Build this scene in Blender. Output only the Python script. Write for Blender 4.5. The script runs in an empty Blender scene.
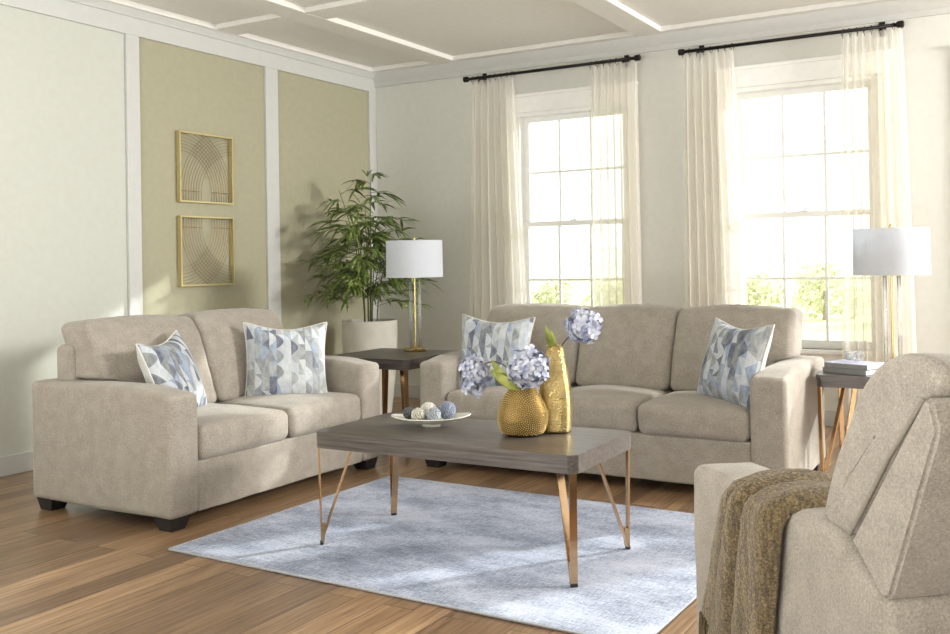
import bpy, bmesh, math, random
import numpy as np
from mathutils import Vector, Matrix, noise

random.seed(7)
S = bpy.context.scene
COL = S.collection
PI = math.pi
YB = 7.14      # inner face of the window wall
XW = -5.25     # inner face of the panelled wall

# ------------------------------------------------------------------ camera
def make_camera():
    F, roll, cx, cy, yaw, pitch, h = 967.95, .0163, 479.454, 255.057, .5283, .0069, 1.2
    cd = bpy.data.cameras.new('camera')
    cam = bpy.data.objects.new('camera', cd); COL.objects.link(cam)
    cd.sensor_fit = 'HORIZONTAL'; cd.sensor_width = 36.0
    cd.lens = F / 950 * 36
    cd.shift_x = (475 - cx) / 950; cd.shift_y = (cy - 317) / 950
    cd.clip_end = 800
    f0 = Vector((-math.sin(yaw), math.cos(yaw), 0)); r0 = Vector((math.cos(yaw), math.sin(yaw), 0)); u0 = Vector((0, 0, 1))
    f = f0 * math.cos(pitch) + u0 * math.sin(pitch); u = u0 * math.cos(pitch) - f0 * math.sin(pitch)
    R = r0 * math.cos(roll) - u * math.sin(roll); U = r0 * math.sin(roll) + u * math.cos(roll)
    m = Matrix((R, U, -f)).transposed().to_4x4(); m.translation = (0, 0, h)
    cam.matrix_world = m
    S.camera = cam
make_camera()

# ------------------------------------------------------------------ sky, sun, exposure
W = bpy.data.worlds.new('sky'); S.world = W; W.use_nodes = True
bg = W.node_tree.nodes['Background']
bg.inputs[0].default_value = (.965, .985, 1.0, 1); bg.inputs[1].default_value = 2.0
def sun(name, az_from, elev, strength, angle, color):
    d = bpy.data.lights.new(name, 'SUN'); d.energy = strength; d.angle = math.radians(angle); d.color = color
    o = bpy.data.objects.new(name, d); COL.objects.link(o)
    a = math.radians(az_from); e = math.radians(elev)
    v = Vector((math.cos(a) * math.cos(e), math.sin(a) * math.cos(e), math.sin(e)))
    o.rotation_euler = v.to_track_quat('Z', 'Y').to_euler(); o.location = v * 20
def area(name, loc, target, sx, sy, power, color):
    d = bpy.data.lights.new(name, 'AREA'); d.shape = 'RECTANGLE'; d.size = sx; d.size_y = sy; d.energy = power; d.color = color
    o = bpy.data.objects.new(name, d); COL.objects.link(o); o.location = loc
    o.rotation_euler = (Vector(loc) - Vector(target)).to_track_quat('Z', 'Y').to_euler()
sun('sun', 57, 22, 5.0, 1.2, (1, .98, .95))
area('added_right_light', (3.4, 6.2, 2.45), (-3.8, 4.2, .7), 1.0, .8, 360, (1, .985, .96))  # added lamp lighting the loveseat from the right; no window stands there
area('added_ceiling_fill', (-2.4, -.55, .3), (-2.4, -.35, 2.95), 3.0, 1.0, 240, (.97, .985, 1))  # unseen lamp added behind the camera to brighten the ceiling
S.view_settings.view_transform = 'Standard'; S.view_settings.look = 'None'
S.view_settings.exposure = 0.06; S.view_settings.gamma = 1.0; S.view_settings.use_curve_mapping = False
S.cycles.max_bounces = 8; S.cycles.transparent_max_bounces = 16

# ------------------------------------------------------------------ material helpers
def lin(c):
    return tuple(((v / 255) / 12.92 if v / 255 <= .04045 else ((v / 255 + .055) / 1.055) ** 2.4) for v in c) + (1,)
class NT:
    def __init__(s, name):
        s.m = bpy.data.materials.new(name); s.m.use_nodes = True; s.t = s.m.node_tree
        s.b = s.t.nodes['Principled BSDF']; s.out = s.t.nodes['Material Output']
    def n(s, typ, **kw):
        nd = s.t.nodes.new(typ)
        for k, v in kw.items(): setattr(nd, k, v)
        return nd
    def set(s, nd, i, v):
        if isinstance(v, bpy.types.NodeSocket): s.t.links.new(v, nd.inputs[i])
        else: nd.inputs[i].default_value = v
    def math(s, op, a, b=0.0, c=None):
        nd = s.n('ShaderNodeMath', operation=op); s.set(nd, 0, a); s.set(nd, 1, b)
        if c is not None: s.set(nd, 2, c)
        return nd.outputs[0]
    def coord(s, which='Object'): return s.n('ShaderNodeTexCoord').outputs[which]
    def mapping(s, vec, scale=(1, 1, 1), rot=(0, 0, 0), loc=(0, 0, 0)):
        nd = s.n('ShaderNodeMapping'); s.set(nd, 0, vec); nd.inputs['Scale'].default_value = scale
        nd.inputs['Rotation'].default_value = rot; nd.inputs['Location'].default_value = loc
        return nd.outputs[0]
    def noise(s, vec, scale, detail=3, rough=.5):
        nd = s.n('ShaderNodeTexNoise'); s.set(nd, 'Vector', vec); nd.inputs['Scale'].default_value = scale
        nd.inputs['Detail'].default_value = detail; nd.inputs['Roughness'].default_value = rough
        return nd.outputs[0]
    def ramp(s, fac, stops, interp='LINEAR'):
        nd = s.n('ShaderNodeValToRGB'); s.set(nd, 0, fac); cr = nd.color_ramp; cr.interpolation = interp
        while len(cr.elements) < len(stops): cr.elements.new(.5)
        for e, (p, c) in zip(cr.elements, stops): e.position = p; e.color = lin(c)
        return nd.outputs[0]
    def mix(s, fac, a, b, blend='MIX'):
        nd = s.n('ShaderNodeMix', data_type='RGBA', blend_type=blend)
        s.set(nd, 0, fac); s.set(nd, 6, a); s.set(nd, 7, b); return nd.outputs[2]
    def bump(s, h, strength=.3, dist=.01):
        nd = s.n('ShaderNodeBump'); s.set(nd, 'Height', h); nd.inputs['Strength'].default_value = strength
        nd.inputs['Distance'].default_value = dist; s.t.links.new(nd.outputs[0], s.b.inputs['Normal'])
    def base(s, v): s.set(s.b, 'Base Color', v)
    def p(s, **kw):
        for k, v in kw.items(): s.set(s.b, k.replace('_', ' '), v)
        return s

def plain(name, c, rough=.6, metal=0.0, var=.0, scale=20, bump=0, bscale=80, **kw):
    t = NT(name); t.p(Roughness=rough, Metallic=metal)
    co = t.coord()
    if var:
        n = t.noise(co, scale, 4)
        t.base(t.ramp(n, [(.3, tuple(max(0, x * (1 - var)) for x in c)), (.7, tuple(min(255, x * (1 + var)) for x in c))]))
    else: t.base(lin(c))
    if bump: t.bump(t.noise(co, bscale, 3), bump, .004)
    for k, v in kw.items(): t.set(t.b, k, v)
    return t.m

M = {}
M['wall_pale'] = plain('pale sage wall paint', (194, 195, 186), .7, var=.01, bump=.04, bscale=200)
M['wall_pale_lit'] = plain('lightened pale wall paint', (210, 210, 203), .7, var=.01, bump=.04, bscale=200)  # wall paint lightened, putting the window wall's brighter light into the colour
M['wall_olive'] = plain('olive beige wall paint', (163, 159, 134), .62, var=.015, bump=.04, bscale=200)
M['white_paint'] = plain('white trim paint', (196, 196, 192), .45, var=.01)
M['window_paint'] = plain('white window paint', (246, 246, 243), .4, var=.01)
M['ceiling_paint'] = plain('white ceiling paint', (226, 224, 218), .75, var=.01)
M['dark_metal'] = plain('blackened metal', (34, 31, 30), .45, .6, var=.1)
M['black_wood'] = plain('black stained wood', (34, 33, 35), .4, var=.12, scale=60)
M['rubber'] = plain('black rubber', (25, 24, 24), .6, var=.1)

def fabric(name, c1, c2, c3, fine=420, bump=.5, sheen=.25):
    t = NT(name); co = t.coord()
    n1 = t.noise(co, fine, 4, .7); n2 = t.noise(t.mapping(co, (1, 1, 1)), 14, 4, .6)
    n3 = t.noise(co, 190, 3, .7)
    f = t.math('ADD', t.math('MULTIPLY', n1, .5), t.math('MULTIPLY', n3, .5))
    col = t.ramp(f, [(.36, c1), (.5, c2), (.66, c3)])
    col = t.mix(.18, col, t.ramp(n2, [(.35, c1), (.65, c3)]))
    t.base(col); t.p(Roughness=.92)
    t.set(t.b, 'Sheen Weight', sheen); t.set(t.b, 'Sheen Roughness', .5)
    t.set(t.b, 'Specular IOR Level', .2)
    t.bump(t.math('ADD', n1, t.math('MULTIPLY', n2, .6)), bump, .004)
    return t.m
M['fabric'] = fabric('taupe woven upholstery', (120, 113, 103), (152, 144, 133), (185, 177, 165))
M['fabric_seam'] = fabric('taupe upholstery seam', (118, 111, 98), (138, 130, 116), (155, 148, 134))
M['pillow_back'] = fabric('pale grey linen', (170, 170, 168), (190, 190, 186), (206, 206, 202), 300, .3)
M['piping'] = fabric('off white piping', (188, 184, 176), (205, 202, 195), (220, 218, 212), 300, .2)

def brass(name, c, rough=.22, b=0, bs=30):
    t = NT(name); t.base(lin(c)); t.p(Metallic=1.0, Roughness=rough)
    n = t.noise(t.coord(), 40, 3)
    t.set(t.b, 'Roughness', t.math('MULTIPLY_ADD', n, .12, rough - .06))
    if b: t.bump(t.noise(t.coord(), bs, 2), b, .003)
    return t.m
M['rose_gold'] = brass('champagne gold metal', (205, 170, 130), .2)
M['brass'] = brass('polished brass', (202, 184, 132), .22)
M['frame_gold'] = brass('gold leaf frame', (214, 198, 150), .35)
M['frame_wire'] = brass('bronze wire', (150, 128, 88), .4)

def vase_gold(name, kind):
    t = NT(name); co = t.coord(); t.p(Metallic=1.0, Roughness=.3)
    n = t.noise(co, 25, 3)
    t.base(t.ramp(n, [(.3, (176, 152, 98)), (.7, (206, 184, 130))]))
    if kind == 'hammer':
        v = t.n('ShaderNodeTexVoronoi', feature='F1'); t.set(v, 'Vector', t.mapping(co, (1, 1, 1.6)))
        v.inputs['Scale'].default_value = 120; t.bump(t.math('MULTIPLY', v.outputs[0], -1.0), .75, .003)
    return t.m
M['vase_smooth'] = vase_gold('antique gold glaze', 'plain')
M['vase_body'] = brass('dark antique gold', (132, 108, 64), .45)
M['vase_hammered'] = vase_gold('hammered gold', 'hammer')

def wood_grey(name):
    t = NT(name); co = t.coord()
    m = t.mapping(co, (1.2, 26, 26)); n = t.noise(m, 3.2, 6, .62)
    m2 = t.mapping(co, (.8, 70, 70)); n2 = t.noise(m2, 3, 3, .6)
    f = t.math('ADD', t.math('MULTIPLY', n, .7), t.math('MULTIPLY', n2, .3))
    t.base(t.ramp(f, [(.3, (50, 45, 43)), (.5, (84, 77, 73)), (.7, (114, 106, 101))]))
    t.p(Roughness=.34); t.set(t.b, 'Coat Weight', .12); t.set(t.b, 'Coat Roughness', .25)
    t.bump(f, .12, .002)
    return t.m
M['wood_grey'] = wood_grey('weathered grey oak')

def floor_mat():
    t = NT('wide oak plank floor'); co = t.coord('Object')
    sp = t.n('ShaderNodeSeparateXYZ'); t.set(sp, 0, co)
    cb = t.n('ShaderNodeCombineXYZ'); t.set(cb, 0, sp.outputs[1]); t.set(cb, 1, sp.outputs[0])
    br = t.n('ShaderNodeTexBrick'); t.set(br, 'Vector', cb.outputs[0]); br.offset = .37; br.offset_frequency = 2
    br.inputs['Scale'].default_value = 1; br.inputs['Mortar Size'].default_value = .0022; br.inputs['Mortar Smooth'].default_value = .2
    br.inputs['Brick Width'].default_value = 1.7; br.inputs['Row Height'].default_value = .127
    br.inputs['Color1'].default_value = (0, 0, 0, 1); br.inputs['Color2'].default_value = (1, 1, 1, 1); br.inputs['Bias'].default_value = 0
    br.inputs['Mortar'].default_value = (.5, .5, .5, 1)
    gm = t.mapping(cb.outputs[0], (1.1, 22, 1)); ad = t.n('ShaderNodeVectorMath', operation='ADD')
    t.set(ad, 0, gm); t.set(ad, 1, br.outputs[0])
    sc = t.n('ShaderNodeVectorMath', operation='MULTIPLY'); t.set(sc, 0, br.outputs[0]); sc.inputs[1].default_value = (7, 13, 3)
    t.set(ad, 1, sc.outputs[0])
    g = t.noise(ad.outputs[0], 3, 6, .6); g2 = t.noise(cb.outputs[0], 1.3, 2)
    wood = t.ramp(g, [(.25, (98, 72, 50)), (.5, (141, 113, 83)), (.75, (170, 142, 110))])
    plank = t.ramp(br.outputs[0], [(0, (176, 170, 164)), (.5, (212, 208, 203)), (1, (246, 242, 236))])
    c = t.mix(1.0, wood, plank, 'MULTIPLY')
    c = t.mix(br.outputs[1], c, lin((60, 44, 32)))
    hs = t.n('ShaderNodeHueSaturation'); hs.inputs['Value'].default_value = 1.36; hs.inputs['Saturation'].default_value = .95; t.set(hs, 'Color', c)
    t.base(hs.outputs[0]); t.p(Roughness=.33); t.set(t.b, 'Coat Weight', .15); t.set(t.b, 'Coat Roughness', .2)
    h = t.math('SUBTRACT', t.math('MULTIPLY', g, .25), t.math('MULTIPLY', br.outputs[1], 1.0))
    t.bump(h, .35, .004)
    return t.m
M['floor'] = floor_mat()

def rug_mat():
    t = NT('distressed blue grey rug pile'); co = t.coord()
    a = t.noise(t.mapping(co, (1.2, 2.4, 1)), 1.6, 5, .62)
    b = t.noise(t.mapping(co, (9, 60, 1)), 2, 5, .7); d = t.noise(t.mapping(co, (70, 7, 1)), 2, 5, .7)
    e = t.noise(co, 90, 3, .7)
    f = t.math('ADD', t.math('MULTIPLY', a, .36), t.math('ADD', t.math('MULTIPLY', b, .24), t.math('MULTIPLY', d, .2)))
    f = t.math('ADD', f, t.math('MULTIPLY', e, .20))
    t.base(t.ramp(f, [(.37, (94, 102, 118)), (.46, (140, 148, 166)), (.53, (178, 185, 202)), (.62, (206, 210, 223))]))
    t.p(Roughness=.95); t.set(t.b, 'Specular IOR Level', .15); t.bump(e, .4, .004)
    return t.m
M['rug'] = rug_mat()
M['rug_edge'] = plain('rug binding', (172, 174, 180), .95, var=.08, scale=120)

def sheer():
    t = NT('sheer cream voile'); co = t.coord()
    n = t.noise(t.mapping(co, (60, 60, 2)), 3, 3)
    colr = t.ramp(n, [(.3, (243, 241, 236)), (.7, (250, 249, 246))])
    tr = t.n('ShaderNodeBsdfTranslucent'); t.set(tr, 0, colr)
    df = t.n('ShaderNodeBsdfDiffuse'); t.set(df, 0, colr)
    tp = t.n('ShaderNodeBsdfTransparent'); t.set(tp, 0, lin((255, 252, 246)))
    m1 = t.n('ShaderNodeMixShader'); m1.inputs[0].default_value = .5; t.t.links.new(df.outputs[0], m1.inputs[1]); t.t.links.new(tr.outputs[0], m1.inputs[2])
    m2 = t.n('ShaderNodeMixShader'); m2.inputs[0].default_value = .5; t.t.links.new(m1.outputs[0], m2.inputs[1]); t.t.links.new(tp.outputs[0], m2.inputs[2])
    t.t.links.new(m2.outputs[0], t.out.inputs[0]); return t.m
M['sheer'] = sheer()
def glass_pane(name, tint=(250, 253, 252), gl=.05):
    t = NT(name); tp = t.n('ShaderNodeBsdfTransparent'); t.set(tp, 0, lin(tint))
    gs = t.n('ShaderNodeBsdfGlossy'); gs.inputs['Roughness'].default_value = .03
    fr = t.n('ShaderNodeFresnel'); fr.inputs[0].default_value = 1.35
    m = t.n('ShaderNodeMixShader'); t.set(m, 0, t.math('ADD', fr.outputs[0], gl)); t.t.links.new(tp.outputs[0], m.inputs[1]); t.t.links.new(gs.outputs[0], m.inputs[2])
    t.t.links.new(m.outputs[0], t.out.inputs[0]); return t.m
M['glass'] = glass_pane('clear window glass', gl=0.0)
M['lamp_glass'] = glass_pane('clear lamp glass', (250, 252, 252), .06)
M['crystal'] = glass_pane('clear crystal', (246, 249, 250), .08)
def whiten_glass(m):  # mixes in white for the window light that clear glass would refract
    nt = m.node_tree; out = nt.nodes['Material Output']; src = out.inputs[0].links[0].from_socket
    d = nt.nodes.new('ShaderNodeBsdfTranslucent'); d.inputs[0].default_value = (.95, .96, .96, 1); d2 = nt.nodes.new('ShaderNodeBsdfDiffuse'); d2.inputs[0].default_value = (.95, .96, .96, 1)
    a = nt.nodes.new('ShaderNodeMixShader'); a.inputs[0].default_value = .5; nt.links.new(d.outputs[0], a.inputs[1]); nt.links.new(d2.outputs[0], a.inputs[2])
    b = nt.nodes.new('ShaderNodeMixShader'); b.inputs[0].default_value = .16; nt.links.new(src, b.inputs[1]); nt.links.new(a.outputs[0], b.inputs[2]); nt.links.new(b.outputs[0], out.inputs[0])
whiten_glass(M['lamp_glass']); whiten_glass(M['crystal'])
def shade_mat():
    t = NT('white linen lampshade'); n = t.noise(t.mapping(t.coord(), (1, 1, 3)), 160, 3)
    c = t.ramp(n, [(.3, (212, 216, 222)), (.7, (226, 229, 234))])
    df = t.n('ShaderNodeBsdfDiffuse'); t.set(df, 0, c); tr = t.n('ShaderNodeBsdfTranslucent'); t.set(tr, 0, c)
    m = t.n('ShaderNodeMixShader'); m.inputs[0].default_value = .35; t.t.links.new(df.outputs[0], m.inputs[1]); t.t.links.new(tr.outputs[0], m.inputs[2])
    t.t.links.new(m.outputs[0], t.out.inputs[0]); return t.m
M['shade'] = shade_mat()
M['ceramic'] = plain('cream glazed ceramic', (214, 212, 200), .25, var=.02)
M['planter'] = plain('pale stone planter', (196, 193, 182), .7, var=.04, scale=9, bump=.15)
M['soil'] = plain('dark soil', (58, 46, 36), .95, var=.2, bump=.6)
M['stem_green'] = plain('bamboo cane green', (92, 104, 56), .5, var=.15)
def leafmat(name, a, b):
    t = NT(name); n = t.noise(t.coord(), 26, 3); t.base(t.ramp(n, [(.36, a), (.62, b)])); t.p(Roughness=.45)
    t.set(t.b, 'Subsurface Weight', 0.0); return t.m
M['leaf'] = leafmat('bamboo leaf', (66, 86, 40), (122, 138, 70))
M['flower_leaf'] = leafmat('hydrangea leaf', (112, 124, 44), (158, 162, 74))
M['petal'] = leafmat('hydrangea petal', (132, 141, 172), (206, 209, 220))
M['twig'] = plain('brown flower stem', (84, 66, 52), .7, var=.1)
M['book_cover'] = plain('grey book cloth', (120, 121, 120), .6, var=.05, scale=60)
M['book_top'] = plain('pale lilac book cloth', (178, 180, 200), .5, var=.03, scale=60)
M['paper'] = plain('white paper', (236, 234, 228), .7, var=.03, scale=200)
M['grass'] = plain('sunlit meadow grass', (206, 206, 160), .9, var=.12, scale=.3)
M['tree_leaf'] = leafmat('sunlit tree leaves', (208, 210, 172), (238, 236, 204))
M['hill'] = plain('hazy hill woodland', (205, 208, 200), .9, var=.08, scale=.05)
M['bark'] = plain('tree bark', (176, 166, 146), .9, var=.2)

def ball_mat(name, a, b):
    t = NT(name); co = t.coord()
    w = t.n('ShaderNodeTexWave'); t.set(w, 'Vector', co); w.inputs['Scale'].default_value = 34; w.inputs['Distortion'].default_value = 16; w.inputs['Detail'].default_value = 2
    t.base(t.ramp(w.outputs[1], [(.15, a), (.6, b)])); t.p(Roughness=.85); t.bump(w.outputs[1], .8, .004); return t.m
M['ball_dark'] = ball_mat('charcoal string', (48, 50, 56), (92, 94, 102))
M['ball_ivory'] = ball_mat('ivory twine', (150, 146, 132), (216, 212, 198))
M['ball_cream'] = ball_mat('cream twine', (180, 176, 164), (228, 225, 214))
M['ball_mist'] = ball_mat('mist grey twine', (124, 130, 138), (176, 182, 188))
M['ball_blue'] = ball_mat('slate blue twine', (98, 106, 124), (142, 150, 168))

def pillow_mat(seed):
    t = NT('geometric patchwork print'); co = t.coord()
    sp = t.n('ShaderNodeSeparateXYZ'); t.set(sp, 0, co); x, z = sp.outputs[0], sp.outputs[2]
    u = t.math('MULTIPLY', t.math('ADD', x, 5.0 + seed * .37), 25.0)
    col = t.math('FLOOR', u); xl = t.math('FRACT', u)
    def rnd_(a, b, off):
        wn = t.n('ShaderNodeTexWhiteNoise', noise_dimensions='3D'); cb = t.n('ShaderNodeCombineXYZ'); t.set(cb, 0, a); t.set(cb, 1, b); cb.inputs[2].default_value = off
        t.set(wn, 'Vector', cb.outputs[0]); return wn.outputs[0]
    row = t.math('ADD', t.math('MULTIPLY', t.math('ADD', z, 3.0), 11.5), t.math('MULTIPLY', rnd_(col, 0.0, 1.0), 5.0))
    ri = t.math('FLOOR', row); rf = t.math('FRACT', row)
    # each cell is cut by a curved (half round) or straight (triangle) edge
    curve = t.math('SINE', t.math('MULTIPLY', rf, PI)); tri = t.math('SUBTRACT', 1.0, rf)
    pick = t.math('GREATER_THAN', rnd_(col, ri, 2.0), .5)
    cut = t.math('ADD', t.math('MULTIPLY', pick, curve), t.math('MULTIPLY', t.math('SUBTRACT', 1.0, pick), tri))
    side = t.math('LESS_THAN', xl, t.math('MULTIPLY', cut, .95))
    v = rnd_(col, t.math('ADD', ri, t.math('MULTIPLY', side, 57.0)), 3.0)
    # the long strips share colours over two or three cells
    v2 = rnd_(col, t.math('FLOOR', t.math('MULTIPLY', row, .4)), 4.0)
    v = t.math('ADD', t.math('MULTIPLY', side, v), t.math('MULTIPLY', t.math('SUBTRACT', 1.0, side), v2))
    c = t.ramp(v, [(0, (182, 188, 193)), (.17, (128, 132, 136)), (.30, (172, 178, 186)), (.42, (84, 90, 102)), (.52, (150, 154, 152)),
                   (.64, (134, 148, 170)), (.76, (60, 68, 92)), (.84, (188, 192, 194)), (.93, (112, 116, 114))], 'CONSTANT')
    n = t.noise(t.mapping(co, (1, 1, .5)), 45, 5, .7)
    c = t.mix(.22, c, t.ramp(n, [(.36, (134, 138, 146)), (.60, (226, 228, 230))]))
    t.base(c); t.p(Roughness=.85); t.set(t.b, 'Specular IOR Level', .25); t.bump(t.noise(co, 500, 2), .25, .002)
    return t.m
def throw_mat():
    t = NT('olive brown chenille knit'); co = t.coord()
    n = t.noise(co, 330, 5, .85); n2 = t.noise(co, 12, 3)
    v = t.n('ShaderNodeTexVoronoi'); t.set(v, 'Vector', co); v.inputs['Scale'].default_value = 230
    st = t.noise(t.mapping(co, (110, 110, 9)), 1.0, 3, .7)
    f = t.math('ADD', t.math('MULTIPLY', t.noise(co, 170, 3, .8), .62), t.math('MULTIPLY', st, .38))
    t.base(t.ramp(f, [(.36, (58, 46, 28)), (.49, (104, 86, 54)), (.62, (162, 140, 98))])); t.p(Roughness=.95)
    t.set(t.b, 'Sheen Weight', .3); t.bump(t.math('ADD', n, v.outputs[0]), .8, .006); return t.m
M['throw'] = throw_mat()
M['fringe'] = plain('dark olive yarn', (86, 72, 50), .95, var=.2, scale=200)

# ------------------------------------------------------------------ object helpers
def link(name, verts, faces, mat, parent=None, smooth=True, loc=None, rz=None):
    me = bpy.data.meshes.new(name); me.from_pydata([tuple(map(float, v)) for v in verts], [], [tuple(map(int, f)) for f in faces])
    mats = mat if isinstance(mat, (list, tuple)) else [mat]
    for m in mats: me.materials.append(m)
    if smooth: me.polygons.foreach_set('use_smooth', [True] * len(me.polygons))
    me.update()
    o = bpy.data.objects.new(name, me); COL.objects.link(o)
    if parent: o.parent = parent
    if loc: o.location = loc
    if rz is not None: o.rotation_euler = (0, 0, rz)
    return o
def tag(o, label, cat, group=None, kind=None):
    if label: o['label'] = label
    if cat: o['category'] = cat
    if group: o['group'] = group
    if kind: o['kind'] = kind
    return o
def thing(name, label, cat, loc=(0, 0, 0), rz=0.0, group=None, rot=None):
    o = bpy.data.objects.new(name, None); COL.objects.link(o); o.location = loc; o.rotation_euler = rot if rot else (0, 0, rz)
    o.empty_display_size = .1
    return tag(o, label, cat, group)

class MB:
    """collects simple shapes into one mesh"""
    def __init__(s): s.v = []; s.f = []; s.mi = []
    def add(s, v, f, mi=0):
        o = len(s.v); s.v += [tuple(p) for p in v]; s.f += [tuple(i + o for i in q) for q in f]; s.mi += [mi] * len(f); return s
    def box(s, x0, x1, y0, y1, z0, z1, mi=0, bev=0.0):
        if bev > 0:
            bm = bmesh.new(); bmesh.ops.create_cube(bm, size=1)
            for v in bm.verts: v.co = Vector(((x0 + x1) / 2 + v.co.x * (x1 - x0), (y0 + y1) / 2 + v.co.y * (y1 - y0), (z0 + z1) / 2 + v.co.z * (z1 - z0)))
            bmesh.ops.bevel(bm, geom=list(bm.edges), offset=bev, segments=2, profile=.6, affect='EDGES')
            bm.verts.index_update(); s.add([v.co[:] for v in bm.verts], [[v.index for v in f.verts] for f in bm.faces], mi); bm.free(); return s
        v = [(x, y, z) for x in (x0, x1) for y in (y0, y1) for z in (z0, z1)]
        return s.add(v, [(0, 1, 3, 2), (4, 6, 7, 5), (0, 4, 5, 1), (2, 3, 7, 6), (0, 2, 6, 4), (1, 5, 7, 3)], mi)
    def prism(s, pts, z0, z1, mi=0):
        n = len(pts); v = [(x, y, z0) for x, y in pts] + [(x, y, z1) for x, y in pts]
        return s.add(v, [tuple(range(n))[::-1], tuple(range(n, 2 * n))] + [(i, (i + 1) % n, n + (i + 1) % n, n + i) for i in range(n)], mi)
    def tube(s, pts, r, seg=10, mi=0, cap=True):
        pts = [Vector(p) for p in pts]; n = len(pts); rs = r if isinstance(r, (list, tuple)) else [r] * n
        V = []; ref = None
        for i, p in enumerate(pts):
            t = (pts[min(i + 1, n - 1)] - pts[max(i - 1, 0)]).normalized()
            if ref is None: ref = t.orthogonal().normalized()
            ref = (ref - t * ref.dot(t)).normalized(); b = t.cross(ref)
            for k in range(seg):
                a = 2 * PI * k / seg; V.append(p + (ref * math.cos(a) + b * math.sin(a)) * rs[i])
        F = [(i * seg + k, i * seg + (k + 1) % seg, (i + 1) * seg + (k + 1) % seg, (i + 1) * seg + k) for i in range(n - 1) for k in range(seg)]
        if cap: F += [tuple(range(seg))[::-1], tuple(range((n - 1) * seg, n * seg))]
        return s.add(V, F, mi)
    def lathe(s, prof, c=(0, 0), seg=40, mi=0, sx=1, sy=1, cap=(True, True)):
        V = [(c[0] + r * math.cos(2 * PI * k / seg) * sx, c[1] + r * math.sin(2 * PI * k / seg) * sy, z) for r, z in prof for k in range(seg)]
        n = len(prof)
        F = [(i * seg + k, i * seg + (k + 1) % seg, (i + 1) * seg + (k + 1) % seg, (i + 1) * seg + k) for i in range(n - 1) for k in range(seg)]
        if cap[0]: F.append(tuple(range(seg))[::-1])
        if cap[1]: F.append(tuple(range((n - 1) * seg, n * seg)))
        return s.add(V, F, mi)
    def flat(s, a, b, w, t, wdir, mi=0):
        """flat bar from a to b, width w along wdir, thickness t"""
        a = Vector(a); b = Vector(b); d = (b - a).normalized(); wd = Vector(wdir); wd = (wd - d * wd.dot(d)).normalized(); td = d.cross(wd)
        V = [p + wd * i * w / 2 + td * j * t / 2 for p in (a, b) for i, j in ((-1, -1), (1, -1), (1, 1), (-1, 1))]
        return s.add(V, [(3, 2, 1, 0), (4, 5, 6, 7), (0, 1, 5, 4), (1, 2, 6, 5), (2, 3, 7, 6), (3, 0, 4, 7)], mi)
    def build(s, name, mat, parent=None, smooth=False, **kw):
        o = link(name, s.v, s.f, mat, parent, smooth, **kw)
        if any(s.mi): o.data.polygons.foreach_set('material_index', s.mi)
        return o
def crisp(o, ang=35):
    me = o.data
    me.polygons.foreach_set('use_smooth', [True] * len(me.polygons))
    bm = bmesh.new(); bm.from_mesh(me); a = math.radians(ang)
    for e in bm.edges:
        if len(e.link_faces) == 2 and e.calc_face_angle(0) > a: e.smooth = False
    bm.to_mesh(me); bm.free(); return o

def rbox(hx, hy, hz, r, m=(14, 14, 8), puff=(0, 0, 0), namp=0.0, nscale=5.0, seed=0, fn=None, es=4):
    """soft box centred on the origin: rounded edges, bulging faces, gentle unevenness"""
    def ticks(h, n):
        a = [-h + r * k / es for k in range(es)]; b = [-(h - r) + 2 * (h - r) * k / n for k in range(n + 1)]
        return a + b + [-x for x in a[::-1]]
    X, Y, Z = ticks(hx, m[0]), ticks(hy, m[1]), ticks(hz, m[2]); nx, ny, nz = len(X) - 1, len(Y) - 1, len(Z) - 1
    idx = {}; V = []
    def vid(i, j, k):
        key = (i, j, k)
        if key not in idx:
            p = Vector((X[i], Y[j], Z[k])); q = Vector((max(-(hx - r), min(hx - r, p.x)), max(-(hy - r), min(hy - r, p.y)), max(-(hz - r), min(hz - r, p.z))))
            d = p - q; p = q + d.normalized() * r if d.length > 1e-9 else p
            a, b, c = p.x / hx, p.y / hy, p.z / hz
            p = p + Vector((puff[0] * a * (1 - b * b) * (1 - c * c), puff[1] * b * (1 - a * a) * (1 - c * c), puff[2] * c * (1 - a * a) * (1 - b * b)))
            if fn: p = fn(p)
            if namp:
                q = p * nscale + Vector((seed * 3.1, seed * 1.7, seed))
                p = p + noise.noise_vector(q) * namp + noise.noise_vector(q * 3.1) * namp * .35
            idx[key] = len(V); V.append(p)
        return idx[key]
    Fc = []
    for i in range(nx):
        for j in range(ny):
            Fc.append((vid(i, j, 0), vid(i, j + 1, 0), vid(i + 1, j + 1, 0), vid(i + 1, j, 0)))
            Fc.append((vid(i, j, nz), vid(i + 1, j, nz), vid(i + 1, j + 1, nz), vid(i, j + 1, nz)))
    for i in range(nx):
        for k in range(nz):
            Fc.append((vid(i, 0, k), vid(i + 1, 0, k), vid(i + 1, 0, k + 1), vid(i, 0, k + 1)))
            Fc.append((vid(i, ny, k), vid(i, ny, k + 1), vid(i + 1, ny, k + 1), vid(i + 1, ny, k)))
    for j in range(ny):
        for k in range(nz):
            Fc.append((vid(0, j, k), vid(0, j, k + 1), vid(0, j + 1, k + 1), vid(0, j + 1, k)))
            Fc.append((vid(nx, j, k), vid(nx, j + 1, k), vid(nx, j + 1, k + 1), vid(nx, j, k + 1)))
    return V, Fc
def soft(name, x0, x1, y0, y1, z0, z1, r, mat, parent, fn=None, **kw):
    c = Vector(((x0 + x1) / 2, (y0 + y1) / 2, (z0 + z1) / 2))
    f2 = (lambda p: fn(p + c) - c) if fn else None
    V, Fc = rbox((x1 - x0) / 2, (y1 - y0) / 2, (z1 - z0) / 2, r, fn=f2, **kw)
    return link(name, [v + c for v in V], Fc, mat, parent)

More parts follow.
